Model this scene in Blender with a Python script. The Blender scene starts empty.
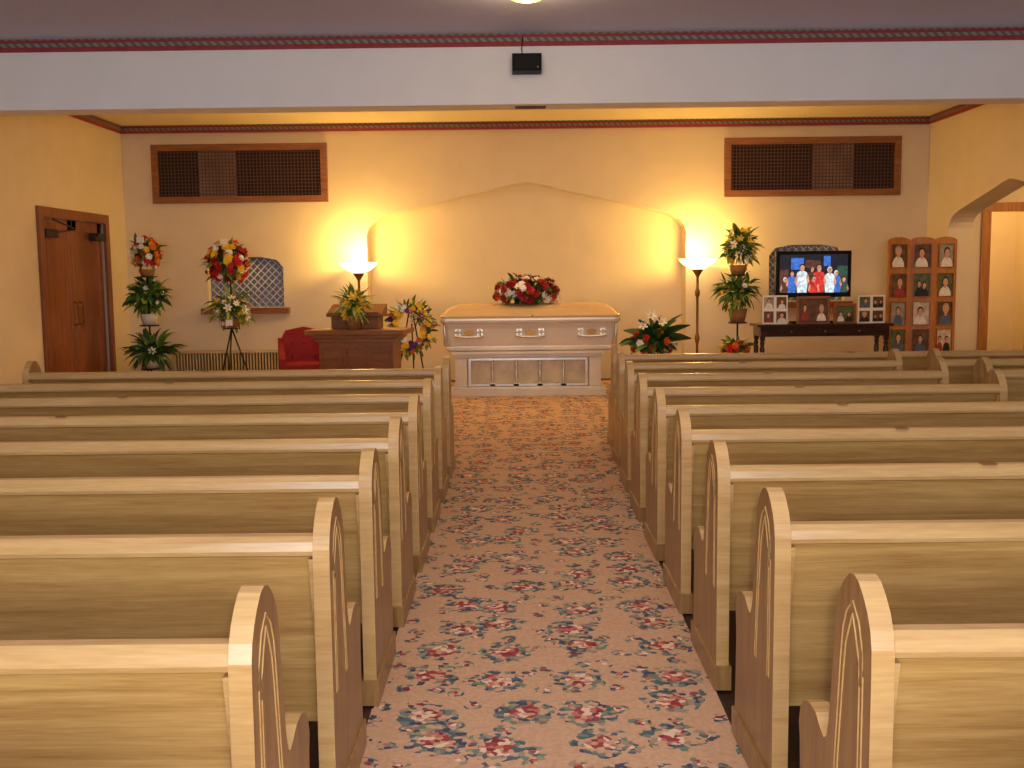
import bpy, math, random
from mathutils import Matrix, Vector
from mathutils.geometry import tessellate_polygon
random.seed(7)
R=math.radians
scene=bpy.context.scene
def s2l(c):
    return tuple((x/255/12.92 if x/255<=0.04045 else ((x/255+0.055)/1.055)**2.4) for x in c)+(1,)
# ---------------- materials ----------------
def base_mat(name):
    m=bpy.data.materials.new(name); m.use_nodes=True
    nt=m.node_tree; b=nt.nodes['Principled BSDF']
    return m,nt,b
def mat(name,rgb,rough=.6,var=.12,scale=8,metal=0,bump=0,stretch=(1,1,1),emit=0,spec=.5,erg=None):
    m,nt,b=base_mat(name)
    N=nt.nodes;L=nt.links
    tc=N.new('ShaderNodeTexCoord');mp=N.new('ShaderNodeMapping');mp.inputs['Scale'].default_value=stretch
    L.new(tc.outputs['Object'],mp.inputs[0])
    no=N.new('ShaderNodeTexNoise');no.inputs['Scale'].default_value=scale;no.inputs['Detail'].default_value=5
    L.new(mp.outputs[0],no.inputs['Vector'])
    r=N.new('ShaderNodeValToRGB');c=s2l(rgb)
    r.color_ramp.elements[0].position=.3;r.color_ramp.elements[1].position=.7
    r.color_ramp.elements[0].color=tuple(x*(1-var) for x in c[:3])+(1,)
    r.color_ramp.elements[1].color=tuple(min(1,x*(1+var)) for x in c[:3])+(1,)
    L.new(no.outputs['Fac'],r.inputs[0]);L.new(r.outputs[0],b.inputs['Base Color'])
    b.inputs['Roughness'].default_value=rough;b.inputs['Metallic'].default_value=metal
    b.inputs['Specular IOR Level'].default_value=spec
    if bump:
        bp=N.new('ShaderNodeBump');bp.inputs['Strength'].default_value=bump;bp.inputs['Distance'].default_value=.01
        L.new(no.outputs['Fac'],bp.inputs['Height']);L.new(bp.outputs[0],b.inputs['Normal'])
    if emit:
        b.inputs['Emission Color'].default_value=s2l(erg or rgb);b.inputs['Emission Strength'].default_value=emit
    return m
def wood(name,rgb,dark,rough=.35,stretch=(1,14,14),scale=2.2):
    m,nt,b=base_mat(name);N=nt.nodes;L=nt.links
    tc=N.new('ShaderNodeTexCoord');mp=N.new('ShaderNodeMapping');mp.inputs['Scale'].default_value=stretch
    oi=N.new('ShaderNodeObjectInfo');ad=N.new('ShaderNodeVectorMath');ad.operation='ADD'
    mu=N.new('ShaderNodeMath');mu.operation='MULTIPLY';mu.inputs[1].default_value=37
    L.new(oi.outputs['Random'],mu.inputs[0])
    L.new(tc.outputs['Object'],ad.inputs[0]);L.new(mu.outputs[0],ad.inputs[1]);L.new(ad.outputs[0],mp.inputs[0])
    n1=N.new('ShaderNodeTexNoise');n1.inputs['Scale'].default_value=scale;n1.inputs['Detail'].default_value=6;n1.inputs['Distortion'].default_value=.6
    L.new(mp.outputs[0],n1.inputs['Vector'])
    n2=N.new('ShaderNodeTexNoise');n2.inputs['Scale'].default_value=scale*7;n2.inputs['Detail'].default_value=3
    L.new(mp.outputs[0],n2.inputs['Vector'])
    mx=N.new('ShaderNodeMix');mx.data_type='FLOAT';mx.inputs[0].default_value=.35
    L.new(n1.outputs['Fac'],mx.inputs[2]);L.new(n2.outputs['Fac'],mx.inputs[3])
    r=N.new('ShaderNodeValToRGB');r.color_ramp.elements[0].position=.34;r.color_ramp.elements[1].position=.66
    r.color_ramp.elements[0].color=s2l(dark);r.color_ramp.elements[1].color=s2l(rgb)
    L.new(mx.outputs[0],r.inputs[0]);L.new(r.outputs[0],b.inputs['Base Color'])
    b.inputs['Roughness'].default_value=rough
    bp=N.new('ShaderNodeBump');bp.inputs['Strength'].default_value=.06;bp.inputs['Distance'].default_value=.003
    L.new(n2.outputs['Fac'],bp.inputs['Height']);L.new(bp.outputs[0],b.inputs['Normal'])
    return m
def carpet_mat():
    m,nt,b=base_mat('floral_carpet');N=nt.nodes;L=nt.links
    tc=N.new('ShaderNodeTexCoord')
    def math_(op,a,bb,clamp=False):
        n=N.new('ShaderNodeMath');n.operation=op;n.use_clamp=clamp
        for i,v in enumerate((a,bb)):
            if v is None: continue
            if isinstance(v,(int,float)): n.inputs[i].default_value=v
            else: L.new(v,n.inputs[i])
        return n.outputs[0]
    def noise(sc,det=3,src=None):
        n=N.new('ShaderNodeTexNoise');n.inputs['Scale'].default_value=sc;n.inputs['Detail'].default_value=det
        L.new(src or tc.outputs['Object'],n.inputs['Vector']);return n
    def distort(amount,sc,off):
        n=noise(sc)
        s=N.new('ShaderNodeVectorMath');s.operation='SUBTRACT';s.inputs[1].default_value=(.5,.5,.5);L.new(n.outputs['Color'],s.inputs[0])
        k=N.new('ShaderNodeVectorMath');k.operation='SCALE';k.inputs['Scale'].default_value=amount;L.new(s.outputs[0],k.inputs[0])
        a=N.new('ShaderNodeVectorMath');a.operation='ADD';L.new(tc.outputs['Object'],a.inputs[0]);L.new(k.outputs[0],a.inputs[1])
        a2=N.new('ShaderNodeVectorMath');a2.operation='ADD';L.new(a.outputs[0],a2.inputs[0]);a2.inputs[1].default_value=off
        return a2.outputs[0]
    def vor(sc,rnd,src):
        v=N.new('ShaderNodeTexVoronoi');v.voronoi_dimensions='2D';v.inputs['Scale'].default_value=sc;v.inputs['Randomness'].default_value=rnd
        L.new(src,v.inputs['Vector']);return v
    def ramp(src,stops):
        r=N.new('ShaderNodeValToRGB');r.color_ramp.interpolation='CONSTANT'
        while len(r.color_ramp.elements)<len(stops): r.color_ramp.elements.new(.5)
        for e,(p,c) in zip(r.color_ramp.elements,stops): e.position=p;e.color=s2l(c)
        L.new(src,r.inputs[0]);return r.outputs[0]
    def mix(f,a,bb):
        n=N.new('ShaderNodeMix');n.data_type='RGBA';L.new(f,n.inputs[0])
        for i,v in ((6,a),(7,bb)):
            if isinstance(v,tuple): n.inputs[i].default_value=v
            else: L.new(v,n.inputs[i])
        return n.outputs[2]
    basen=noise(60,4)
    base=mix(basen.outputs['Fac'],s2l((194,150,114)),s2l((232,192,156)))
    detail=vor(52,1,distort(.02,40,(0,0,0)))
    sep=N.new('ShaderNodeSeparateColor');L.new(detail.outputs['Color'],sep.inputs[0])
    leafc=ramp(sep.outputs[0],[(0,(92,112,116)),(.3,(128,140,124)),(.55,(80,86,104)),(.75,(168,156,128))])
    rosec=ramp(sep.outputs[1],[(0,(168,78,76)),(.3,(202,126,112)),(.55,(140,62,64)),(.70,(240,212,182))])
    big=vor(3.7,.5,distort(.08,17,(.1,.2,0)))
    d=big.outputs['Distance']
    lm=math_('MULTIPLY',math_('LESS_THAN',d,.37),math_('GREATER_THAN',sep.outputs[2],.4))
    rm=math_('MULTIPLY',math_('LESS_THAN',d,.2),math_('GREATER_THAN',sep.outputs[2],.22))
    sm=vor(7.6,.8,distort(.045,22,(.37,.11,0)))
    d2=sm.outputs['Distance']
    lm2=math_('MULTIPLY',math_('LESS_THAN',d2,.29),math_('GREATER_THAN',sep.outputs[2],.58))
    rm2=math_('LESS_THAN',d2,.11)
    c=mix(lm2,base,leafc);c=mix(rm2,c,rosec);c=mix(lm,c,leafc);c=mix(rm,c,rosec)
    L.new(c,b.inputs['Base Color']);b.inputs['Roughness'].default_value=.95;b.inputs['Specular IOR Level'].default_value=.1
    bp=N.new('ShaderNodeBump');bp.inputs['Strength'].default_value=.4;bp.inputs['Distance'].default_value=.004
    L.new(noise(250,2).outputs['Fac'],bp.inputs['Height']);L.new(bp.outputs[0],b.inputs['Normal'])
    return m
def tile_mat():
    m,nt,b=base_mat('dark_tile');N=nt.nodes;L=nt.links
    tc=N.new('ShaderNodeTexCoord');br=N.new('ShaderNodeTexBrick');br.offset=0
    br.inputs['Scale'].default_value=1;br.inputs['Brick Width'].default_value=.23;br.inputs['Row Height'].default_value=.23;br.inputs['Mortar Size'].default_value=.004
    br.inputs['Color1'].default_value=s2l((48,28,22));br.inputs['Color2'].default_value=s2l((70,38,28));br.inputs['Mortar'].default_value=s2l((20,12,10))
    L.new(tc.outputs['Object'],br.inputs['Vector'])
    no=N.new('ShaderNodeTexNoise');no.inputs['Scale'].default_value=14;L.new(tc.outputs['Object'],no.inputs['Vector'])
    mx=N.new('ShaderNodeMix');mx.data_type='RGBA';mx.blend_type='OVERLAY';mx.inputs[0].default_value=.5
    L.new(br.outputs['Color'],mx.inputs[6]);L.new(no.outputs['Color'],mx.inputs[7]);L.new(mx.outputs[2],b.inputs['Base Color'])
    b.inputs['Roughness'].default_value=.4
    return m
def rope_mat():
    m,nt,b=base_mat('rope_border');N=nt.nodes;L=nt.links
    tc=N.new('ShaderNodeTexCoord');mp=N.new('ShaderNodeMapping');L.new(tc.outputs['Object'],mp.inputs[0])
    w=N.new('ShaderNodeTexWave');w.wave_type='BANDS';w.bands_direction='DIAGONAL';w.inputs['Scale'].default_value=9
    L.new(mp.outputs[0],w.inputs['Vector'])
    r=N.new('ShaderNodeValToRGB');r.color_ramp.elements[0].color=s2l((84,92,88));r.color_ramp.elements[1].color=s2l((150,140,124))
    L.new(w.outputs['Fac'],r.inputs[0]);L.new(r.outputs[0],b.inputs['Base Color']);b.inputs['Roughness'].default_value=.7
    return m
M={}
M['wall']=mat('cream_plaster',(230,212,180),.8,.03,3,bump=.1)
M['beam']=mat('white_plaster',(244,240,238),.8,.02,3,bump=.1)
M['ceil']=mat('ceiling_stipple',(200,202,232),.9,.05,60,bump=.5)
M['ceil2']=mat('ceiling_cream',(238,222,190),.9,.04,40,bump=.3)
M['carpet']=carpet_mat();M['tile']=tile_mat();M['rope']=rope_mat()
M['red_trim']=mat('red_border',(158,52,60),.7,.15,20)
M['pew']=wood('limed_oak',(206,166,100),(168,126,68),.27,(.7,16,16))
M['pew_end_shaded']=wood('limed_oak_end_shaded',(176,134,80),(136,98,54),.28,(12,12,.8))  # same oak, darkened to paint in the shade on the aisle faces
M['pew_edge_lit']=wood('limed_oak_edge_lit',(214,174,114),(188,146,88),.24,(.8,10,10))  # same oak, lightened to paint in the highlight on caps and near edges
M['brown']=wood('brown_oak',(162,104,56),(118,70,34),.4,(1,12,12))
M['brownv']=wood('brown_oak_vertical',(158,92,50),(112,60,30),.4,(12,12,1))
M['mahog']=wood('mahogany',(58,26,18),(30,12,8),.25)
M['orangew']=wood('honey_oak',(196,132,70),(158,98,46),.4,(10,10,1))
M['dark']=mat('dark_void',(26,18,14),.8)
M['grille']=mat('grille_mesh',(92,58,42),.6)
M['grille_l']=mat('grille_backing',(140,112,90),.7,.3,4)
M['black']=mat('black_plastic',(10,10,12),.6,spec=.2)
M['metal']=mat('dark_metal',(60,50,44),.4,metal=.7)
M['silver']=mat('silver',(215,208,196),.3,metal=.7)
M['brass']=mat('brass',(150,104,52),.35,metal=.9)
M['casket']=mat('casket_paint',(228,214,196),.2,.03,3,metal=.15)
M['lid']=mat('casket_lid',(222,188,138),.22,.06,3,metal=.1)
M['bier']=mat('bier_paint',(226,214,194),.3,.05,5)
M['bierin']=mat('bier_panel',(222,200,160),.35,.15,9)
M['lattice']=mat('lattice_white',(220,220,226),.6)
M['latblue']=mat('lattice_blue',(128,140,170),.7,.15,6)
M['red_up']=mat('red_upholstery',(150,28,28),.8,.2,30,bump=.2)
M['rad']=mat('radiator_paint',(206,186,140),.5)
M['pot']=mat('pot_ceramic',(150,120,90),.5)
M['basket']=mat('wicker',(150,104,58),.8,.3,60,bump=.5)
M['white_pot']=mat('white_pot',(220,216,205),.4)
M['leaf']=mat('leaf_green',(82,122,44),.45,.35,12)
M['leaf2']=mat('leaf_dark',(40,76,32),.4,.35,12)
M['leaf3']=mat('leaf_yellowgreen',(142,154,60),.5,.3,12)
M['stem']=mat('stem',(70,90,40),.6)
M['f_red']=mat('petal_red',(200,24,28),.6,.25,30)
M['f_dred']=mat('petal_crimson',(150,10,22),.6,.25,30)
M['f_white']=mat('petal_white',(248,244,232),.6,.05,30)
M['f_yel']=mat('petal_yellow',(244,200,50),.6,.15,30)
M['f_pink']=mat('petal_pink',(232,150,150),.6,.12,30)
M['f_org']=mat('petal_orange',(226,110,34),.6,.2,30)
M['f_pur']=mat('petal_purple',(110,50,110),.6,.2,30)
M['paper']=mat('photo_card',(236,230,218),.6,.03)
M['skin']=mat('photo_skin',(214,160,130),.6,.06)
M['hair1']=mat('photo_dark_hair',(48,30,22),.7)
M['hair2']=mat('photo_grey_hair',(176,160,140),.7)
M['hair3']=mat('photo_auburn_hair',(112,66,36),.7)
M['ph_bg1']=mat('photo_bg_brown',(98,66,46),.6,.5,14)
M['ph_bg2']=mat('photo_bg_grey',(150,140,130),.6,.4,14)
M['ph_bg3']=mat('photo_bg_pale',(206,190,170),.6,.3,14)
M['ph_bg4']=mat('photo_bg_green',(84,98,70),.6,.5,18)
M['cl_dark']=mat('photo_suit',(34,30,36),.7)
M['cl_white']=mat('photo_white_cloth',(226,220,214),.7,.2,30)
M['cl_red']=mat('photo_red_cloth',(150,52,48),.7,.2,30)
M['cl_blue']=mat('photo_blue_cloth',(80,96,130),.7,.2,30)
def emi(n,c,e):
    m,nt,b=base_mat(n);N=nt.nodes;L=nt.links
    tc=N.new('ShaderNodeTexCoord');no=N.new('ShaderNodeTexNoise');no.inputs['Scale'].default_value=26;no.inputs['Detail'].default_value=4
    L.new(tc.outputs['Object'],no.inputs['Vector'])
    r=N.new('ShaderNodeValToRGB');r.color_ramp.elements[0].position=.3;r.color_ramp.elements[1].position=.72;cc=s2l(c)
    r.color_ramp.elements[0].color=tuple(x*.45 for x in cc[:3])+(1,);r.color_ramp.elements[1].color=tuple(min(1,x*1.3+.01) for x in cc[:3])+(1,)
    L.new(no.outputs['Fac'],r.inputs[0]);L.new(r.outputs[0],b.inputs['Emission Color']);b.inputs['Emission Strength'].default_value=e
    b.inputs['Base Color'].default_value=(.01,.01,.012,1);b.inputs['Roughness'].default_value=.3
    return m
M['s_bg']=emi('screen_night',(14,20,40),1);M['s_bl']=emi('screen_blue',(56,110,200),1.3);M['s_wh']=emi('screen_white',(215,228,245),1.3)
M['s_rd']=emi('screen_red',(215,50,48),1.2);M['s_sk']=emi('screen_skin',(214,146,116),1.2);M['s_br']=emi('screen_brown',(100,56,44),1);M['s_gn']=emi('screen_green',(50,84,70),1)
M['s_hr']=emi('screen_hair',(40,28,24),1)
M['glass']=mat('lamp_glass',(255,236,190),.4,.02,emit=7,erg=(255,215,140))
M['bulb']=mat('ceiling_lamp_glass',(255,236,180),.4,.02,emit=1.3,erg=(255,200,70))

# ---------------- builder ----------------
class MB:
    def __init__(s): s.v=[];s.f=[];s.m=[];s.sm=[];s.mats=[];s.xf=Matrix.Identity(4)
    def mi(s,k):
        if k not in s.mats: s.mats.append(k)
        return s.mats.index(k)
    def add(s,vs,fs,k,smooth=False):
        o=len(s.v);i=s.mi(k)
        s.v+= [s.xf@Vector(p) for p in vs]
        for f in fs: s.f.append([o+a for a in f]);s.m.append(i);s.sm.append(smooth)
    def box(s,x0,x1,y0,y1,z0,z1,k):
        vs=[(x,y,z) for x in (x0,x1) for y in (y0,y1) for z in (z0,z1)]
        s.add(vs,[(0,1,3,2),(4,6,7,5),(0,4,5,1),(2,3,7,6),(0,2,6,4),(1,5,7,3)],k)
    def lathe(s,prof,c,k,seg=20,cap=True):
        vs=[];fs=[]
        for r,z in prof:
            for i in range(seg):
                a=2*math.pi*i/seg;vs.append((c[0]+r*math.cos(a),c[1]+r*math.sin(a),c[2]+z))
        for j in range(len(prof)-1):
            for i in range(seg):
                n=(i+1)%seg;fs.append((j*seg+i,j*seg+n,(j+1)*seg+n,(j+1)*seg+i))
        if cap: fs.append(tuple(range(seg-1,-1,-1)));fs.append(tuple((len(prof)-1)*seg+i for i in range(seg)))
        s.add(vs,fs,k,True)
    def tube(s,pts,r,k,seg=8,r2=None):
        vs=[];fs=[];pts=[Vector(p) for p in pts];n=len(pts)
        for j,p in enumerate(pts):
            t=(pts[min(j+1,n-1)]-pts[max(j-1,0)]).normalized()
            u=t.cross(Vector((0,0,1)))
            if u.length<.05:u=t.cross(Vector((0,1,0)))
            u.normalize();w=t.cross(u)
            rr=r if r2 is None else r+(r2-r)*j/(n-1)
            for i in range(seg):
                a=2*math.pi*i/seg;vs.append(p+u*rr*math.cos(a)+w*rr*math.sin(a))
        for j in range(n-1):
            for i in range(seg):
                q=(i+1)%seg;fs.append((j*seg+i,j*seg+q,(j+1)*seg+q,(j+1)*seg+i))
        fs.append(tuple(range(seg-1,-1,-1)));fs.append(tuple((n-1)*seg+i for i in range(seg)))
        s.add(vs,fs,k,True)
    def prism(s,loops,axis,a,b,k,sidek=None):
        if not isinstance(loops[0][0],(tuple,list)): loops=[loops]
        def P(p,t): return {'x':(t,p[0],p[1]),'y':(p[0],t,p[1]),'z':(p[0],p[1],t)}[axis]
        tris=tessellate_polygon([[Vector((p[0],p[1],0)) for p in lp] for lp in loops]) if len(loops)>1 else [tuple(range(len(loops[0])))]
        flat=[p for lp in loops for p in lp];n=len(flat)
        s.add([P(p,a) for p in flat]+[P(p,b) for p in flat],[tuple(t) for t in tris]+[tuple(i+n for i in reversed(t)) for t in tris],k)
        for lp in loops:
            m=len(lp);s.add([P(p,a) for p in lp]+[P(p,b) for p in lp],[(i,i+m,(i+1)%m+m,(i+1)%m) for i in range(m)],sidek or k)
    def loft(s,rings,k,smooth=True):
        vs=[];fs=[];per=None
        for z,w,d,r in rings:
            ring=[]
            for cx,cy,a0 in ((w/2-r,d/2-r,0),(-w/2+r,d/2-r,90),(-w/2+r,-d/2+r,180),(w/2-r,-d/2+r,270)):
                for q in range(5):
                    a=R(a0+q*22.5);ring.append((cx+r*math.cos(a),cy+r*math.sin(a),z))
            per=len(ring);vs+=ring
        for j in range(len(rings)-1):
            for i in range(per):
                n=(i+1)%per;fs.append((j*per+i,j*per+n,(j+1)*per+n,(j+1)*per+i))
        fs.append(tuple(range(per-1,-1,-1)));fs.append(tuple((len(rings)-1)*per+i for i in range(per)))
        s.add(vs,fs,k,smooth)
    def disc(s,cx,cz,rx,rz,y,k,seg=18,a0=0,a1=360,thick=.001):
        pts=[(cx+rx*math.cos(R(a0+(a1-a0)*i/seg)),cz+rz*math.sin(R(a0+(a1-a0)*i/seg))) for i in range(seg + (0 if a1-a0==360 else 1))]
        s.prism(pts,'y',y,y+thick,k)
    def leaf(s,b,d,ln,w,droop,k):
        b=Vector(b);d=Vector(d).normalized();side=d.cross(Vector((0,0,1)))
        if side.length<.1: side=Vector((1,0,0))
        side.normalize()
        side=(Matrix.Rotation(random.uniform(-.9,.9),3,d)@side)
        n=5;vs=[];fs=[];p=b.copy();cd=d.copy()
        for i in range(n):
            t=i/(n-1);ww=w*math.sin(math.pi*min(.97,.12+.86*t))**.8*.5
            up=side.cross(cd)
            vs+=[p-side*ww+up*ww*.35,p,p+side*ww+up*ww*.35]
            p=p+cd*ln/(n-1);cd=(cd+Vector((0,0,-droop/(n-1)))).normalized()
        for i in range(n-1):
            fs+=[(3*i,3*i+1,3*i+4,3*i+3),(3*i+1,3*i+2,3*i+5,3*i+4)]
        s.add(vs,fs,k,True)
    def flower(s,c,nrm,r,k,ck=None,kind='rose'):
        c=Vector(c);n=Vector(nrm).normalized();u=n.orthogonal().normalized();w=n.cross(u)
        layers=((7,1,.15,.25),(6,.72,.4,.5),(4,.42,.6,.75)) if kind=='rose' else (((6,1.1,.2,.55),(6,.7,.3,.5)) if kind=='lily' else ((10,1,.05,.1),(9,.7,.15,.25)))
        off=random.random()*6
        for cnt,rr,h0,h1 in layers:
            for i in range(cnt):
                a=off+2*math.pi*i/cnt;da=math.pi/cnt*1.15
                if kind=='lily': da*=.6
                def P(ang,q,h): return c+(u*math.cos(ang)+w*math.sin(ang))*r*q+n*r*h
                s.add([P(a,.08,h0*.4),P(a-da,rr*.62,h0),P(a-da*.5,rr,h1),P(a+da*.5,rr,h1),P(a+da,rr*.62,h0)],[(0,1,2,3,4)],k,False)
            off+=.4
        s.ball(c+n*r*.3,r*.26,ck or k)
    def ball(s,c,r,k,rz=None):
        rz=rz or r
        s.lathe([(max(.001,r*math.cos(t)),rz*math.sin(t)) for t in [R(-85+170*i/6) for i in range(7)]],c,k,10)
    def bouquet(s,c,rad,nl,nf,fk,lk,fr=.05,ll=.2,lw=.06,droop=.6,kind='rose',up=.25,fscale=.9,zmin=-.8):
        c=Vector(c)
        for i in range(nl):
            d=Vector((random.gauss(0,1),random.gauss(0,1),random.gauss(up,.8))).normalized()
            q=random.uniform(.1,.8)
            p=c+Vector((d.x*rad[0],d.y*rad[1],d.z*rad[2]))*q
            l=ll*random.uniform(.6,1.2);s.leaf(p,d+Vector((random.gauss(0,.3),random.gauss(0,.3),random.gauss(0,.3))),l,lw*random.uniform(.7,1.2),droop,random.choice(lk))
        for i in range(nf):
            zz=1-(1-zmin)*(i+.5)/nf;a=i*2.39996+random.random()*.5
            rr=math.sqrt(max(0,1-zz*zz));d=Vector((rr*math.cos(a),rr*math.sin(a),zz))
            q=random.uniform(.8,1.05)*fscale
            p=c+Vector((d.x*rad[0],d.y*rad[1],d.z*rad[2]))*q
            s.tube([c,p],.004,'stem',4)
            s.flower(p,d,fr*random.uniform(.8,1.2),random.choice(fk),'f_yel' if kind!='rose' else None,kind)
    def portrait(s,cx,cz,w,h,y,frame=None,fw=.015):
        bg=random.choice(['ph_bg1','ph_bg2','ph_bg3','ph_bg4','ph_bg1']);cl=random.choice(['cl_dark','cl_white','cl_red','cl_blue','cl_white'])
        if frame:
            s.prism([[(cx-w/2-fw,cz-h/2-fw),(cx+w/2+fw,cz-h/2-fw),(cx+w/2+fw,cz+h/2+fw),(cx-w/2-fw,cz+h/2+fw)],
                     [(cx-w/2,cz-h/2),(cx-w/2,cz+h/2),(cx+w/2,cz+h/2),(cx+w/2,cz-h/2)]],'y',y-.012,y+.004,frame)
        s.box(cx-w/2,cx+w/2,y,y+.003,cz-h/2,cz+h/2,bg)
        n=random.choice([1,1,2]);sc=random.uniform(.85,1.3) if n==1 else .72
        for j in range(n):
            hair=random.choice(['hair1','hair2','hair3','hair1'])
            x=cx+random.uniform(-.08,.08)*w+(0 if n==1 else (j-.5)*w*.42);dy=-.0003*j
            zc=cz+random.uniform(-.06,.06)*h-(.05*h if n==2 else 0);k=sc
            hw_=min(w*.36*k,w*.5-abs(x-cx))
            s.disc(x,cz-h*.5,hw_,(zc-h*.06*k)-(cz-h*.5),y-.0015+dy,cl if j==0 else 'cl_dark',12,0,180)
            s.box(x-w*.06*k,x+w*.06*k,y-.0025+dy,y-.0015+dy,zc-h*.14*k,zc+h*.02,'skin')
            s.disc(x,zc+h*.14*k,w*.19*k,h*.18*k,y-.0035+dy,hair,14)
            s.disc(x+w*.01,zc+h*.09*k,w*.14*k,h*.15*k,y-.005+dy,'skin',14)
            for q in(-1,1): s.disc(x+q*w*.055*k,zc+h*.11*k,w*.018*k,h*.012*k,y-.0062+dy,'hair1',6)
            s.disc(x,zc+h*.025*k,w*.04*k,h*.009*k,y-.0062+dy,'cl_red',6)
            if n==2: cl=random.choice(['cl_white','cl_red','cl_blue'])
    def obj(s,name,loc=(0,0,0),rot=(0,0,0),bevel=0,seg=2):
        me=bpy.data.meshes.new(name)
        me.from_pydata([tuple(v) for v in s.v],[],s.f)
        for k in s.mats: me.materials.append(M[k])
        for p,i,q in zip(me.polygons,s.m,s.sm): p.material_index=i;p.use_smooth=q
        me.update()
        o=bpy.data.objects.new(name,me);scene.collection.objects.link(o)
        o.location=loc;o.rotation_euler=rot
        if bevel:
            b=o.modifiers.new('bevel','BEVEL');b.width=bevel;b.segments=seg;b.limit_method='ANGLE';b.angle_limit=R(50)
        return o
def rect(x0,x1,z0,z1): return [(x0,z0),(x1,z0),(x1,z1),(x0,z1)]

XL,XR,YB,YF,ZC=-5.17,5.41,14.0,-3.0,3.42
# ---------------- room ----------------
b=MB();b.box(XL-.3,8.2,YF-.2,YB+3.2,-.1,0,'tile');b.obj('floor')
b=MB();b.prism([(-.50,YF+.02),(.63,YF+.02),(.66,2.6),(.70,5.5),(.80,8.4),(.80,9.0),(-.50,9.0)],'z',0,.006,'carpet');b.obj('aisle_carpet')
b=MB();b.prism([(XL+.01,7.95),(-.50,7.95),(-.50,9.0),(XR-.01,9.0),(XR-.01,YB-.01),(XL+.01,YB-.01)],'z',0,.006,'carpet');b.obj('chancel_carpet')
b=MB();b.box(XL-.3,XR+.3,YF-.2,8.96,ZC,ZC+.1,'ceil');b.box(XL-.3,8.2,8.96,YB+3.2,ZC,ZC+.1,'ceil2');b.obj('ceiling')
b=MB();b.box(XL,XR,8.96,9.26,2.85,ZC,'beam');b.box(.0,.26,9.06,9.16,2.84,2.85,'grille');b.obj('ceiling_beam',bevel=.012)
def arch(cx,half,zb,zs,zp):
    L_=[(-1,0),(-1,.0),(-.985,.14),(-.955,.25),(-.90,.35),(-.82,.43),(-.5,.66),(-.25,.83),(-.1,.95),(0,1)]
    pts=[(cx-half,zb)]
    for u,v in L_[1:]: pts.append((cx+u*half,zs+v*(zp-zs)))
    for u,v in reversed(L_[1:-1]): pts.append((cx-u*half,zs+v*(zp-zs)))
    pts.append((cx+half,zb));return pts
nl=-3.6;nr=3.84
def latn(cx,zt): return [(cx-.5,1.04),(cx+.5,1.04),(cx+.5,zt-.14),(cx+.42,zt-.04),(cx+.2,zt),(cx-.2,zt),(cx-.42,zt-.04),(cx-.5,zt-.14)]
ar=arch(.13,2.11,0,1.97,2.64)
outer=[(XL-.3,0)]+ar+[(XR+.3,0),(XR+.3,ZC),(XL-.3,ZC)]
b=MB();b.prism([outer,latn(nl,1.70),latn(nr,1.78)],'y',YB,YB+.35,'wall')
b.box(-2.3,2.6,YB+.35,YB+.45,0,ZC,'wall')
b.obj('wall_back')
for cx,zt in((nl,1.70),(nr,1.78)):
    b=MB();b.prism(latn(cx,zt),'y',.12,.15,'latblue')
    for i in range(-8,14):
        for sgn in(1,-1):
            x0=cx-.5+i*.1
            pts=[]
            for t in range(0,38):
                z=1.04+t*.02;x=x0+(z-1.04) if sgn==1 else (x0+.66-(z-1.04))
                if cx-.5<x<cx+.5 and z<zt: pts.append((x,.105-.004*sgn,z))
            if len(pts)>2: b.tube([pts[0],pts[-1]],.009,'lattice',4)
    b.box(cx-.58,cx+.58,-.12,.0,.95,1.03,'brown')
    b.obj('lattice_panel',(0,YB,0))
def sidewall(name,x0,x1,loops): 
    b=MB();b.prism(loops,'x',x0,x1,'wall');return b.obj(name)
dy0,dy1=11.4,13.35
sidewall('wall_left',XL-.3,XL,[[(YF,0),(dy0+.02,0),(dy0+.02,2.21),(dy1-.02,2.21),(dy1-.02,0),(YB,0),(YB,ZC),(YF,ZC)]])
ra=arch(11.7,1.6,0,1.95,2.42)
sidewall('wall_right',XR,XR+.3,[[(YF,0)]+ra+[(YB,0),(YB,ZC),(YF,ZC)]])
b=MB();b.box(XL-.3,XR+.3,YF-.2,YF,0,ZC,'wall');b.obj('wall_rear')
# hallway beyond the right arch, with an open doorway at its end
b=MB();b.box(8.0,8.2,8.8,YB+3.2,0,ZC,'wall');b.obj('wall_hall_side')
b=MB();b.prism([(XR+.3,0),(6.22,0),(6.22,2.2),(7.2,2.2),(7.2,0),(8,0),(8,ZC),(XR+.3,ZC)],'y',YB,YB+.15,'wall');b.obj('wall_hall_end')
b=MB();b.box(XR+.3,8.0,8.8,9.0,0,ZC,'wall');b.obj('wall_hall_near')
b=MB();b.box(XR+.3,8.0,YB+3.0,YB+3.2,0,ZC,'wall');b.box(XR+.1,XR+.3,YB+.45,YB+3.2,0,ZC,'wall');b.obj('wall_far_room')
b=MB()
b.box(6.12,6.24,-.04,0,0,2.18,'orangew');b.box(7.18,7.3,-.04,0,0,2.18,'orangew');b.box(6.12,7.3,-.04,0,2.18,2.3,'orangew')
b.obj('trim_7',(0,YB-.001,0),bevel=.006)
b=MB();b.box(0,.9,-.02,.02,0.01,2.1,'brownv')
for z0,z1 in((.2,.95),(1.1,1.95)): b.prism([rect(.12,.78,z0,z1),rect(.16,.74,z0+.04,z1-.04)[::-1]],'y',-.03,.03,'orangew')
b.ball((.83,-.05,1.0),.03,'brass')
b.obj('door_2',(7.14,YB+.22,0),(0,0,R(80)),bevel=.004)
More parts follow.
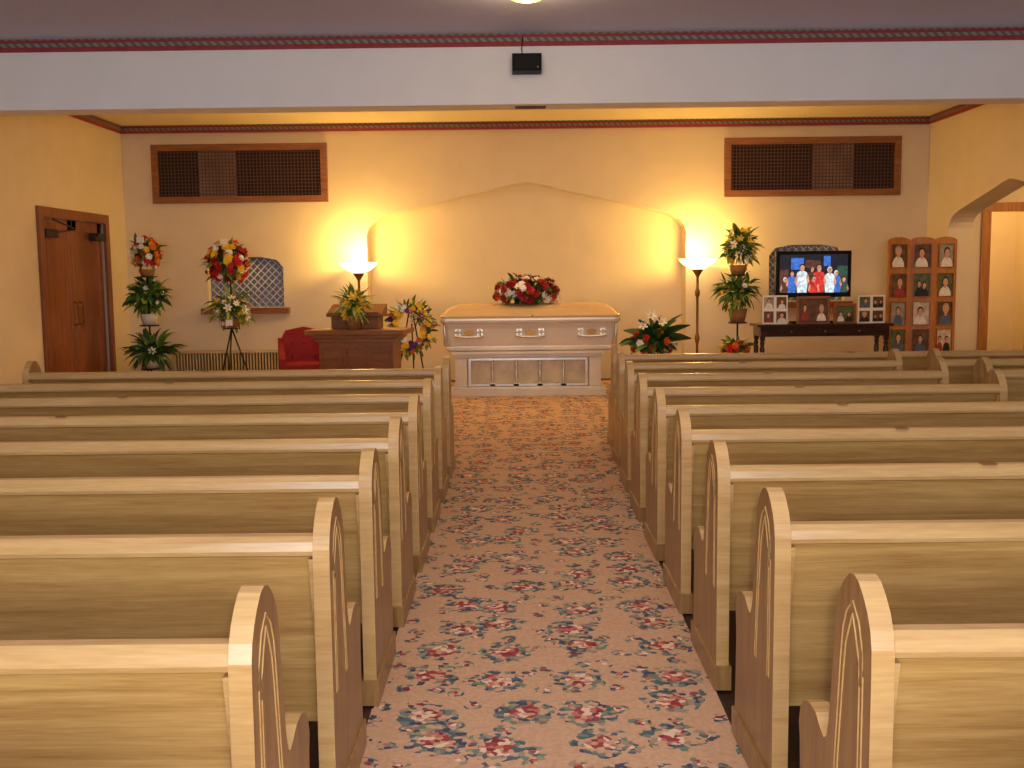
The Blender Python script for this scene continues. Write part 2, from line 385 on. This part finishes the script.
def trim(name,x0,x1,y0,y1,dirn):
    b=MB()
    def bx(g,z0,z1,k):
        if dirn=='-y': b.box(x0,x1,y1-g,y1,z0,z1,k)
        if dirn=='+x': b.box(x0,x0+g,y0,y1,z0,z1,k)
        if dirn=='-x': b.box(x1-g,x1,y0,y1,z0,z1,k)
    bx(.02,3.32,3.355,'red_trim');bx(.03,3.355,3.385,'rope');bx(.02,3.385,3.41,'red_trim');bx(.03,3.41,ZC,'rope')
    return b.obj(name)
trim('trim_1',XL,XR,0,8.96,'-y');trim('trim_2',XL,XR,0,YB,'-y')
trim('trim_3',XL,0,9.26,YB-.05,'+x');trim('trim_4',0,XR,9.26,YB-.05,'-x')
trim('trim_5',XL,0,YF,8.9,'+x');trim('trim_6',0,XR,YF,8.9,'-x')
b=MB();b.box(XL+.01,-1.98,-.02,0,0.006,.14,'brown');b.box(2.24,XR-.01,-.02,0,0.006,.14,'brown');b.obj('baseboard_back',(0,YB,0),bevel=.004)
# left double door
b=MB()
w=dy1-dy0
b.box(0,.04,0,.11,0.01,2.23,'brownv');b.box(0,.04,w-.11,w,0.01,2.23,'brownv');b.box(0,.04,.11,w-.11,2.12,2.23,'brownv')
for y0,y1 in((.11,w/2-.004),(w/2+.004,w-.11)):
    b.box(-.08,-.04,y0,y1,0.01,2.12,'brownv')
    for p0,p1 in((y0,y0+.12),(y1-.12,y1)): b.box(-.045,-.03,p0,p1,0.01,2.12,'brownv')
    b.box(-.045,-.03,y0,y1,2.0,2.12,'brownv');b.box(-.045,-.03,y0,y1,.01,.22,'brownv')
b.box(-.03,.04,.16,.46,1.9,1.99,'metal');b.box(-.03,.04,w-.46,w-.16,1.9,1.99,'metal')
b.tube([(.03,.42,1.96),(.16,.62,2.0),(.05,.3,2.1)],.012,'metal');b.tube([(.03,w-.42,1.96),(.16,w-.62,2.0),(.05,w-.3,2.1)],.012,'metal')
for q in(-.07,.07): b.tube([(-.02,w/2+q,.9),(.03,w/2+q,.92),(.03,w/2+q,1.15),(-.02,w/2+q,1.17)],.01,'brass')
b.obj('door_1',(XL,dy0,0),bevel=.004)
# wall grilles
for cx in(-3.62,3.88):
    b=MB();hw=1.15;z0,z1=2.41,3.17;fw=.085
    b.prism([rect(cx-hw,cx+hw,z0,z1),rect(cx-hw+fw,cx+hw-fw,z0+fw,z1-fw)[::-1]],'y',-.06,-.001,'brown')
    b.box(cx-hw+fw,cx+hw-fw,-.008,-.002,z0+fw,z1-fw,'dark')
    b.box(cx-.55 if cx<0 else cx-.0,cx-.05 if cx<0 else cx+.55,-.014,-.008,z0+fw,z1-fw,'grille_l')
    x=cx-hw+fw+.03
    while x<cx+hw-fw: b.box(x-.005,x+.005,-.028,-.018,z0+fw,z1-fw,'grille');x+=.045
    z=z0+fw+.03
    while z<z1-fw: b.box(cx-hw+fw,cx+hw-fw,-.03,-.02,z-.005,z+.005,'grille');z+=.045
    b.obj('wall_grille',(0,YB,0))
# radiator
b=MB();x0,x1=-4.55,-3.1
b.box(x0,x1,-.16,0,.44,.47,'rad');b.box(x0,x1,-.16,0,.06,.1,'rad');b.box(x0,x0+.03,-.16,0,.006,.47,'rad');b.box(x1-.03,x1,-.16,0,.006,.47,'rad');b.box(x0,x1,-.03,-.01,.06,.44,'dark')
x=x0+.05
while x<x1-.04: b.box(x,x+.018,-.155,-.03,.1,.44,'rad');x+=.04
b.obj('radiator',(0,YB-.022,0),bevel=.003)
b=MB();b.box(-.12,.12,-.2,-.03,0,.14,'black');b.box(-.03,.03,-.03,-.001,.03,.12,'black')
b.tube([(-.03,-.04,.14),(-.04,-.04,.2),(-.03,-.05,.30)],.005,'black')
b.box(-.105,.105,-.206,-.2,.015,.125,'black');b.ball((.09,-.206,.03),.006,'silver')
b.obj('wall_speaker',(.10,8.96,3.085),bevel=.006)
b=MB();b.lathe([(.14,-.001),(.15,-.02),(.15,-.035)],(0,0,0),'brass',28);b.lathe([(.135,-.03),(.13,-.055),(.10,-.07),(.05,-.085),(.001,-.088)],(0,0,0),'bulb',28)
b.obj('ceiling_lamp',(.09,7.58,ZC))

# ---------------- pews ----------------
prof=[(0.0,0),(0.0,.70),(.002,.745),(.012,.78),(.03,.808),(.055,.832),(.085,.852),(.112,.858),(.14,.852),(.168,.832),(.192,.808),(.21,.78),(.22,.745),(.224,.70),(.238,.60),(.252,.50),(.266,.462),(.285,.45),(.31,.458),(.35,.478),(.40,.48),(.44,.468),(.47,.44),(.48,.40),(.47,.36),(.465,.30),(.475,.12),(.475,0)]
def pew(xa,xb,y):
    sg=1 if xb>xa else -1;L_=abs(xb-xa);b=MB();t=.043
    def X(u): return sg*u
    for u0,face in((0,-1),(L_-t,1)):
        a,c=sorted((X(u0),X(u0+t)))
        b.prism(prof,'x',a,c,'pew_end_shaded','pew_edge_lit')
        b.box(a-.008,c+.008,-.012,.487,0.000,.085,'pew_end_shaded')
        xf=X(u0) if face==-1 else X(u0+t)
        for ins,zt in((.045,0),(.064,-.026)):
            pts=[(xf,ins,.35),(xf,ins,.68+zt),(xf,ins+.01,.735+zt),(xf,ins+.03,.775+zt),(xf,.112,.805+zt),(xf,.194-ins,.775+zt),(xf,.214-ins,.735+zt),(xf,.224-ins,.68+zt),(xf,.25-ins,.46),(xf,.26-ins,.35)]
            b.tube(pts,.0028,'pew_edge_lit',6)  # bead in the lighter oak paints the highlight along the arch moulding
    lo,hi=sorted((X(t),X(L_-t)))
    b.prism([(.03,.75),(.052,.75),(.125,.27),(.10,.27)],'x',lo,hi,'pew')
    b.prism([(.0,.742),(.004,.765),(.02,.778),(.045,.78),(.066,.77),(.072,.752),(.066,.735),(.05,.725),(.018,.725),(.004,.73)],'x',lo,hi,'pew_edge_lit')
    b.prism([(.093,.27),(.088,.30),(.094,.30),(.135,.27),(.135,.25),(.093,.25)],'x',lo,hi,'pew')
    b.prism([(.11,.40),(.11,.425),(.45,.43),(.47,.42),(.47,.40),(.45,.39)],'x',lo,hi,'pew')
    b.box(lo,hi,.40,.42,.32,.395,'pew')
    for e in(0,1):
        u0=lo if e==0 else hi-.012
        b.prism([(.004,.72),(.035,.72),(.10,.30),(.09,.30)],'x',u0,u0+.012,'pew_edge_lit')
    for i in range(1,3):
        xx=lo+(hi-lo)*i/3;b.box(xx-.02,xx+.02,.13,.42,0.000,.395,'pew_end_shaded')
    b.box(lo+(hi-lo)*.42,lo+(hi-lo)*.42+.05,.005,.05,.779,.783,'brown')
    b.obj('pew',(xa,y,.0062),bevel=.007,seg=3)
for k in range(-1,8): pew(-.487,-3.5,1.83+.79*k)
RX=[.645,.668,.675,.68,.69,.70,.715,.74,.77,.63]
for k in range(-1,8): pew(RX[k],2.8,1.87+.822*k)
pew(RX[8],5.25,1.87+.822*8)
for k in(6,7): pew(3.05,5.25,1.87+.822*k)

# ---------------- casket & bier ----------------
CX,CY=.15,12.65
b=MB();
b.loft([(.535,1.94,.58,.05),(.55,2.0,.62,.06),(.575,2.0,.62,.06),(.59,1.96,.59,.06),(.62,1.97,.6,.06),(.80,2.02,.63,.06),(.86,2.05,.65,.06),(.875,2.11,.70,.07),(.90,2.13,.715,.07),(.925,2.13,.715,.07),(.93,2.10,.69,.07)],'casket',False)
b.loft([(.932,2.11,.70,.07),(.95,2.12,.705,.07),(.965,2.10,.69,.07),(.985,2.04,.64,.07),(1.03,1.97,.55,.08),(1.065,1.86,.40,.08),(1.085,1.74,.22,.07),(1.09,1.68,.12,.05)],'lid',False)
b.box(.02,.03,-.357,-.345,.94,.965,'dark')
for hx in(-.72,0,.72):
    y=-.33
    for q in(-.13,.13):
        b.lathe([(.03,-.01),(.036,0),(.028,.008),(.012,.03)],(hx+q,y,.76),'silver',12)
        b.box(hx+q-.035,hx+q+.035,y-.005,y+.03,.72,.80,'silver')
        b.tube([(hx+q,y-.01,.77),(hx+q,y-.05,.755),(hx+q,y-.055,.72)],.011,'silver')
    b.tube([(hx-.17,y-.055,.72),(hx-.1,y-.06,.712),(hx,y-.062,.708),(hx+.1,y-.06,.712),(hx+.17,y-.055,.72)],.014,'silver',10)
    b.disc(hx,.76,.06,.035,y-.008,'brass',16,thick=.02)
for q in(-1,1):
    b.tube([(q*1.0,-.3,.6),(q*1.01,-.31,.86)],.018,'silver')
b.obj('casket',(CX,CY,0),bevel=.003)
b=MB();hw=.92;bw=.33
b.box(-hw,hw,-bw-.04,bw+.04,.0065,.09,'bier');b.box(-hw+.03,hw-.03,-bw-.02,bw+.02,.09,.12,'silver')
b.box(-hw+.06,hw-.06,-bw,bw,.46,.50,'bier');b.box(-hw+.02,hw-.02,-bw-.03,bw+.03,.50,.534,'bier')
for q in(-1,1): b.box(min(q*(hw-.06),q*(hw-.2)),max(q*(hw-.06),q*(hw-.2)),-bw,bw,.12,.46,'bier')
b.box(-hw+.2,hw-.2,-bw+.07,-bw+.10,.12,.46,'bierin')
b.prism([rect(-hw+.22,hw-.22,.125,.455),rect(-hw+.245,hw-.245,.15,.43)[::-1]],'y',-bw+.0,-bw+.03,'silver')
for x in(-.42,-.14,.14,.42):
    b.lathe([(.022,.12),(.022,.14),(.012,.155),(.018,.2),(.026,.25),(.014,.3),(.012,.34),(.022,.37),(.012,.39),(.02,.43),(.022,.46)],(x,-bw+.04,0),'silver',12)
    b.box(x-.035,x+.035,-bw+.0,-bw+.03,.12,.16,'silver')
b.obj('casket_bier',(CX-.03,CY,0),bevel=.005)
b=MB();b.bouquet((0,0,.12),(.42,.28,.22),220,105,['f_dred','f_red','f_dred','f_dred','f_white','f_dred','f_white'],['leaf2','leaf','leaf2'],.05,.14,.05,.8,up=.1,zmin=-.5)
for v in b.v:
    if v.z<.0: v.z*=.04
b.obj('casket_flower_spray',(.11,CY-.04,1.092))

# ---------------- torchieres ----------------
def torch(x,y):
    b=MB()
    b.lathe([(.16,0),(.16,.02),(.13,.04),(.06,.06),(.03,.09),(.022,.14),(.03,.17),(.02,.2),(.016,.5),(.026,.53),(.034,.57),(.026,.61),(.016,.65),(.016,1.1),(.03,1.13),(.034,1.18),(.018,1.22),(.016,1.36),(.035,1.40),(.07,1.45),(.075,1.47)],(0,0,0),'brass',20)
    b.lathe([(.05,1.46),(.09,1.475),(.16,1.51),(.215,1.555),(.24,1.59),(.25,1.60),(.24,1.60),(.205,1.56),(.15,1.52),(.08,1.49),(.03,1.48)],(0,0,0),'glass',32,cap=False)
    b.obj('torchiere_lamp',(x,y,.0065))
    l=bpy.data.lights.new('torchiere_bulb','POINT');l.energy=52;l.color=(1,.62,.14);l.shadow_soft_size=.07
    o=bpy.data.objects.new('torchiere_bulb',l);scene.collection.objects.link(o);o.location=(x,y,1.72)
torch(-2.05,13.68);torch(2.34,13.68)

# ---------------- lectern ----------------
b=MB()
b.box(-.44,.44,-.22,.22,0,.12,'brown');b.box(-.4,.4,-.19,.19,.12,.8,'brown')
b.box(-.46,.46,-.24,.24,.78,.82,'brown');b.box(-.53,.53,-.28,.28,.82,.87,'brown');b.box(-.43,.43,-.21,.21,.74,.78,'brown')
for q in(-.26,0,.26):
    b.prism([rect(q-.11,q+.11,.18,.68),rect(q-.085,q+.085,.205,.655)[::-1]],'y',-.2,-.185,'brownv')
b.box(-.32,.2,.02,.24,.87,1.0,'brown')
b.prism([(-.02,1.0),(.26,1.0),(.26,1.13),(-.02,1.03)],'x',-.36,.24,'brown')
b.box(-.34,.22,-.035,-.015,1.0,1.05,'brown')
b.obj('lectern',(-1.68,11.2,.0065),(0,0,R(-6)),bevel=.008)
b=MB();b.lathe([(.06,0),(.085,.12),(.09,.13)],(0,0,0),'basket');b.bouquet((0,0,.24),(.14,.11,.17),95,16,['f_yel','f_white','f_yel'],['leaf3','leaf','leaf3'],.05,.17,.035,.8,'lily',.6);b.obj('potted_lily_arrangement',(-1.72,11.03,.878))
# red armchair
b=MB()
b.prism([(-.24,.1),(.24,.1),(.25,.72),(.21,.80),(.0,.84),(-.21,.80),(-.25,.72)],'y',.17,.29,'red_up')
b.box(-.25,.25,-.28,.23,.26,.44,'red_up')
for q in(-1,1):
    x0,x1=sorted((q*.23,q*.30));b.prism([(-.3,.1),(.28,.1),(.28,.72),(.1,.6),(-.24,.56),(-.3,.5)],'x',x0,x1,'red_up')
    for yy in(-.25,.22): b.lathe([(.018,0),(.028,.11)],(q*.24,yy,0),'mahog',10)
for i in(-.13,0,.13):
    for z in(.5,.66): b.ball((i,.165,z),.014,'f_dred')
b.obj('upholstered_armchair',(-2.48,12.2,.0065),(0,0,R(14)),bevel=.025)
# wreath on easel
b=MB()
for i in range(90):
    a=2*math.pi*i/90+random.uniform(-.05,.05);rr=.2+random.uniform(-.06,.06)
    p=Vector((rr*math.cos(a),random.uniform(-.06,0),.0+rr*1.15*math.sin(a)))
    b.leaf(p,(math.cos(a)+random.gauss(0,.5),-.5,math.sin(a)+random.gauss(0,.5)),.11,.04,.3,random.choice(['leaf','leaf3','leaf3']))
    if i%4: b.flower(p+Vector((0,-.04,0)),(random.gauss(0,.3),-1,random.gauss(0,.3)),.036*random.uniform(.7,1.2),random.choice(['f_yel','f_yel','f_white','f_org','f_pur','f_yel']),None,'rose')
b.tube([(.2*math.cos(R(t)),0,.23*math.sin(R(t))) for t in range(0,361,20)],.035,'stem')
b.bouquet((.1,-.06,.12),(.09,.06,.08),24,6,['f_pur','f_white'],['leaf2','leaf'],.045,.1,.03,.6,'lily')
for q in(-.2,.2): b.tube([(0,.05,.3),(q,-.05,-.82)],.008,'metal')
b.tube([(0,.05,.3),(0,.35,-.82)],.008,'metal');b.tube([(-.12,0,-.27),(.12,0,-.27)],.008,'metal')
b.obj('funeral_wreath',(-1.22,12.0,.838))

# ---------------- flower stands ----------------
GL=['leaf','leaf2','leaf','leaf3']
def tripod(b,zt,spread,k='metal'):
    for a in(90,210,330): b.tube([(0,0,zt),(spread*math.cos(R(a+180)),spread*math.sin(R(a+180)),.01)],.01,k)
    b.lathe([(.1,zt-.01),(.1,zt)],(0,0,0),k)
def tier(b,h,zs):
    b.tube([(0,0,.2),(0,0,h)],.012,'metal')
    for a in(30,150,270): b.tube([(0,0,.25),(.18*math.cos(R(a)),.18*math.sin(R(a)),.1),(.25*math.cos(R(a)),.25*math.sin(R(a)),0.014)],.012,'metal')
    for z in zs: b.lathe([(.11,z),(.12,z+.015)],(0,0,0),'metal')
b=MB();tier(b,1.45,(.3,.84,1.44))
b.lathe([(.07,1.45),(.10,1.54)],(0,0,0),'basket');b.bouquet((0,0,1.73),(.19,.16,.22),80,56,['f_white','f_yel','f_red','f_org','f_white','f_yel','f_red'],GL,.045,.14,.04)
b.lathe([(.08,.86),(.11,.99)],(0,0,0),'white_pot');b.bouquet((0,0,1.2),(.22,.18,.22),190,14,['f_white','f_yel'],GL,.035,.18,.075,1.0,up=.2)
b.lathe([(.09,.32),(.12,.42)],(0,0,0),'white_pot');b.bouquet((.04,-.04,.5),(.22,.18,.13),110,7,['f_white'],['leaf','leaf2'],.045,.26,.07,1.1,'lily',up=.5)
b.box(-.04,.05,-.2,-.195,1.86,1.93,'paper')
b.obj('tiered_plant_stand',(-4.56,13.0,.0065))
b=MB();tripod(b,.82,.27);b.tube([(0,.03,.8),(0,.03,1.4)],.01,'metal')
b.bouquet((-.02,0,1.6),(.27,.2,.28),110,95,['f_red','f_red','f_yel','f_red','f_dred','f_white','f_red','f_org'],GL,.05,.15,.045)
b.lathe([(.09,.83),(.13,.93)],(0,0,0),'basket');b.bouquet((.02,-.02,1.04),(.24,.19,.2),160,34,['f_white','f_white','f_yel','f_pink'],['leaf','leaf3','leaf3','leaf'],.045,.18,.045,.9,'lily')
b.box(-.03,.06,-.24,-.235,1.82,1.88,'paper');b.box(.0,.08,-.25,-.245,.86,.93,'paper')
b.obj('easel_flower_stand',(-3.46,12.7,.0065))
b=MB();tier(b,1.4,(.3,.80,1.38))
b.lathe([(.08,1.39),(.11,1.51)],(0,0,0),'basket');b.bouquet((.02,0,1.71),(.19,.16,.27),150,28,['f_yel','f_white','f_yel'],['leaf3','leaf','leaf','leaf2'],.05,.17,.045,.7,'lily',up=.4)
b.lathe([(.085,.815),(.12,.98)],(0,0,0),'basket');b.bouquet((0,0,1.18),(.26,.2,.21),230,8,['f_white','f_yel'],['leaf2','leaf','leaf3','leaf'],.032,.17,.04,1.0,up=.3)
b.lathe([(.09,.32),(.12,.40)],(0,0,0),'basket');b.bouquet((-.03,-.05,.48),(.18,.15,.11),50,30,['f_org','f_yel','f_red'],GL,.042,.14,.05)
b.obj('tiered_plant_stand',(2.70,12.9,.0065))
b=MB();tripod(b,.36,.2);b.lathe([(.1,.36),(.15,.5),(.155,.51)],(0,0,0),'pot')
b.bouquet((-.02,0,.64),(.29,.2,.17),170,22,['f_red','f_white','f_org','f_red'],['leaf2','leaf','leaf2'],.045,.17,.055,.8,up=.3)
for d,l in(((.9,-.1,.65),.45),((.7,.1,.9),.46),((.95,-.2,.3),.42),((-.8,0,.5),.38),((-.5,-.3,.9),.35),((.2,-.1,1),.32),((.5,-.5,.8),.4)):
    b.leaf((0,0,.64),d,l,.15,.5,'leaf2')
for p in((-.05,-.1,.95),(.06,-.14,.88),(-.14,-.1,.84)): b.flower(p,(random.uniform(-.4,.4),-1,.5),.055,'f_white','f_yel','lily')
b.obj('foliage_arrangement',(1.55,11.9,.0065))

# ---------------- table, TV, photos ----------------
b=MB();TW=.8
b.box(-TW,TW,-.22,.22,.775,.805,'mahog');b.box(-TW+.04,TW-.04,-.19,.19,.66,.775,'mahog')
for sx in(-1,1):
    for sy in(-1,1):
        b.box(sx*(TW-.07)-.028,sx*(TW-.07)+.028,sy*.16-.028,sy*.16+.028,.62,.775,'mahog')
        b.lathe([(.014,0),(.02,.02),(.014,.05),(.018,.1),(.027,.4),(.03,.52),(.02,.55),(.03,.575),(.022,.6),(.028,.62)],(sx*(TW-.07),sy*.16,0),'mahog',12)
for q in(-.4,0,.4): b.box(q-.17,q+.17,-.197,-.19,.685,.755,'mahog');b.ball((q,-.205,.72),.012,'brass')
b.obj('console_table',(3.63,12.6,.0065),bevel=.005)
b=MB()
b.box(-.25,.25,-.07,.1,0,.02,'black');b.box(-.06,.06,-.0,.04,.02,.42,'black')
b.box(-.45,.45,-.035,.04,.31,.86,'black');b.box(-.4,.4,.04,.08,.36,.80,'black')
y=-.037
b.xf=Matrix.Translation((0,0,-.02))
b.box(-.405,.405,y,y+.002,.385,.84,'s_bg')
b.box(-.405,-.30,y-.002,y,.385,.66,'s_br');b.box(.28,.405,y-.002,y,.385,.70,'s_gn');b.box(-.1,.08,y-.002,y,.68,.77,'s_br');b.box(-.27,-.12,y-.002,y,.66,.80,'s_bl');b.box(.12,.2,y-.002,y,.70,.82,'s_bl')
ppl=[(-.34,.44,.8,'s_br'),(-.26,.50,.9,'s_bl'),(.36,.44,.8,'s_gn'),(.27,.50,.9,'s_bl'),(-.02,.56,.85,'s_br'),(-.14,.54,1.15,'s_wh'),(.19,.52,1.05,'s_wh'),(.06,.53,1.2,'s_rd'),(.0,.44,.9,'s_rd')]
for i,(x,z,k,c) in enumerate(ppl):
    dy=-.0012*i;u=k
    b.prism([(x-.05*u,.385),(x+.05*u,.385),(x+.062*u,z+.03*u),(x+.05*u,z+.075*u),(x+.018*u,z+.092*u),(x-.018*u,z+.092*u),(x-.05*u,z+.075*u),(x-.062*u,z+.03*u)],'y',y-.003+dy,y-.002+dy,c)
    for q in(-1,1): b.prism([(x+q*.055*u,z+.06*u),(x+q*.078*u,max(.39,z-.02*u)),(x+q*.064*u,max(.388,z-.05*u)),(x+q*.042*u,z+.0*u)],'y',y-.0035+dy,y-.003+dy,'s_sk')
    b.box(x-.011*u,x+.011*u,y-.0036+dy,y-.003+dy,z+.085*u,z+.105*u,'s_sk')
    b.disc(x,z+.13*u,.029*u,.036*u,y-.0038+dy,'s_hr' if i%3 else 's_wh',12)
    b.disc(x+.003,z+.122*u,.024*u,.03*u,y-.0043+dy,'s_sk',12)
b.obj('television',(3.555,12.70,.812),bevel=0)
def card(name,x,y,w,h,cells,mk,fk=None,yr=0):
    b=MB();b.box(-w/2,w/2,0,.012,0,h,mk)
    if fk: b.prism([rect(-w/2-.015,w/2+.015,-.0,h+.015),rect(-w/2+.012,w/2-.012,.015,h-.012)[::-1]],'y',-.015,.014,fk)
    nx,nz=cells
    for i in range(nx):
        for j in range(nz):
            cw=w/nx*.78;ch=h/nz*.78
            b.portrait(-w/2+w/nx*(i+.5),h/nz*(j+.5),cw,ch,-.004)
    b.tube([(0,.012,h*.7),(0,.07,0.004)],.004,'black',4)
    b.obj(name,(x,y,.812),(0,0,R(yr)))
card('photo_collage',3.06,12.5,.29,.34,(2,2),'paper',None,-10)
card('picture_frame',3.50,12.46,.36,.31,(2,1),'ph_bg1','brown')
card('picture_frame',3.88,12.48,.24,.22,(1,1),'ph_bg1','brown',6)
card('photo_collage',4.20,12.5,.34,.33,(2,2),'paper',None,10)
# folding screen
b=MB();pw=.29
for i in range(3):
    b.xf=Matrix.Translation((-pw+i*pw,0,0))@Matrix.Rotation(R(9 if i%2==0 else -9),4,'Z')
    h=1.83;hw=pw/2+.0005
    pts=[(-hw,0.0),(hw,0.0),(hw,h-.05)]+[(hw*math.cos(R(a)),h-.05+.05*math.sin(R(a))) for a in range(15,180,15)]+[(-hw,h-.05)]
    b.prism(pts,'y',0,.025,'orangew')
    for j,z in enumerate((.55,.89,1.24,1.60)):
        b.portrait(0,z,.19,.275,-.004,'brown',.009)
b.xf=Matrix.Identity(4)
b.obj('folding_photo_screen',(5.02,13.1,.0065),bevel=.003)

# ---------------- lights ----------------
def light(n,t,loc,e,col,size=.1,rot=(0,0,0),sy=None):
    l=bpy.data.lights.new(n,t);l.energy=e;l.color=col
    if t=='AREA':
        l.size=size
        if sy: l.shape='RECTANGLE';l.size_y=sy
    else: l.shadow_soft_size=size
    o=bpy.data.objects.new(n,l);scene.collection.objects.link(o);o.location=loc;o.rotation_euler=rot;return o
light('camera_flash','POINT',(.06,-.05,1.56),82,(1,.95,.9),.04)
light('chancel_downlight','AREA',(.1,11.2,3.36),64,(1,.66,.34),6,(0,0,0),1.0)
light('nave_ceiling_light','AREA',(.1,4.0,3.36),36,(1,.74,.46),3,(0,0,0),4)
light('rear_fill_light','AREA',(0,-2.7,1.6),330,(.84,.9,1),4,(R(128),0,0),1.5)  # unseen cool fill, added behind the camera to brighten ceiling and beam
light('hall_light','POINT',(7.0,11.5,3.0),55,(1,.68,.3),.15)
light('far_room_light','POINT',(6.9,15.6,2.9),60,(1,.66,.26),.15)
light('ceiling_lamp_bulb','POINT',(.09,7.58,3.2),7,(1,.7,.35),.1)
w=bpy.data.worlds.new('world');scene.world=w;w.use_nodes=True
w.node_tree.nodes['Background'].inputs[0].default_value=(.6,.5,.4,1);w.node_tree.nodes['Background'].inputs[1].default_value=.1
# ---------------- camera ----------------
cam=bpy.data.cameras.new('camera');cam.sensor_width=36;cam.lens=36*1050/1024
co=bpy.data.objects.new('camera',cam);scene.collection.objects.link(co)
co.matrix_world=Matrix.Translation((0,0,1.45))@Matrix.Rotation(R(.33),4,'Z')@Matrix.Rotation(R(90-6.03),4,'X')@Matrix.Rotation(R(-.65),4,'Z')
scene.camera=co
scene.view_settings.view_transform='Standard'
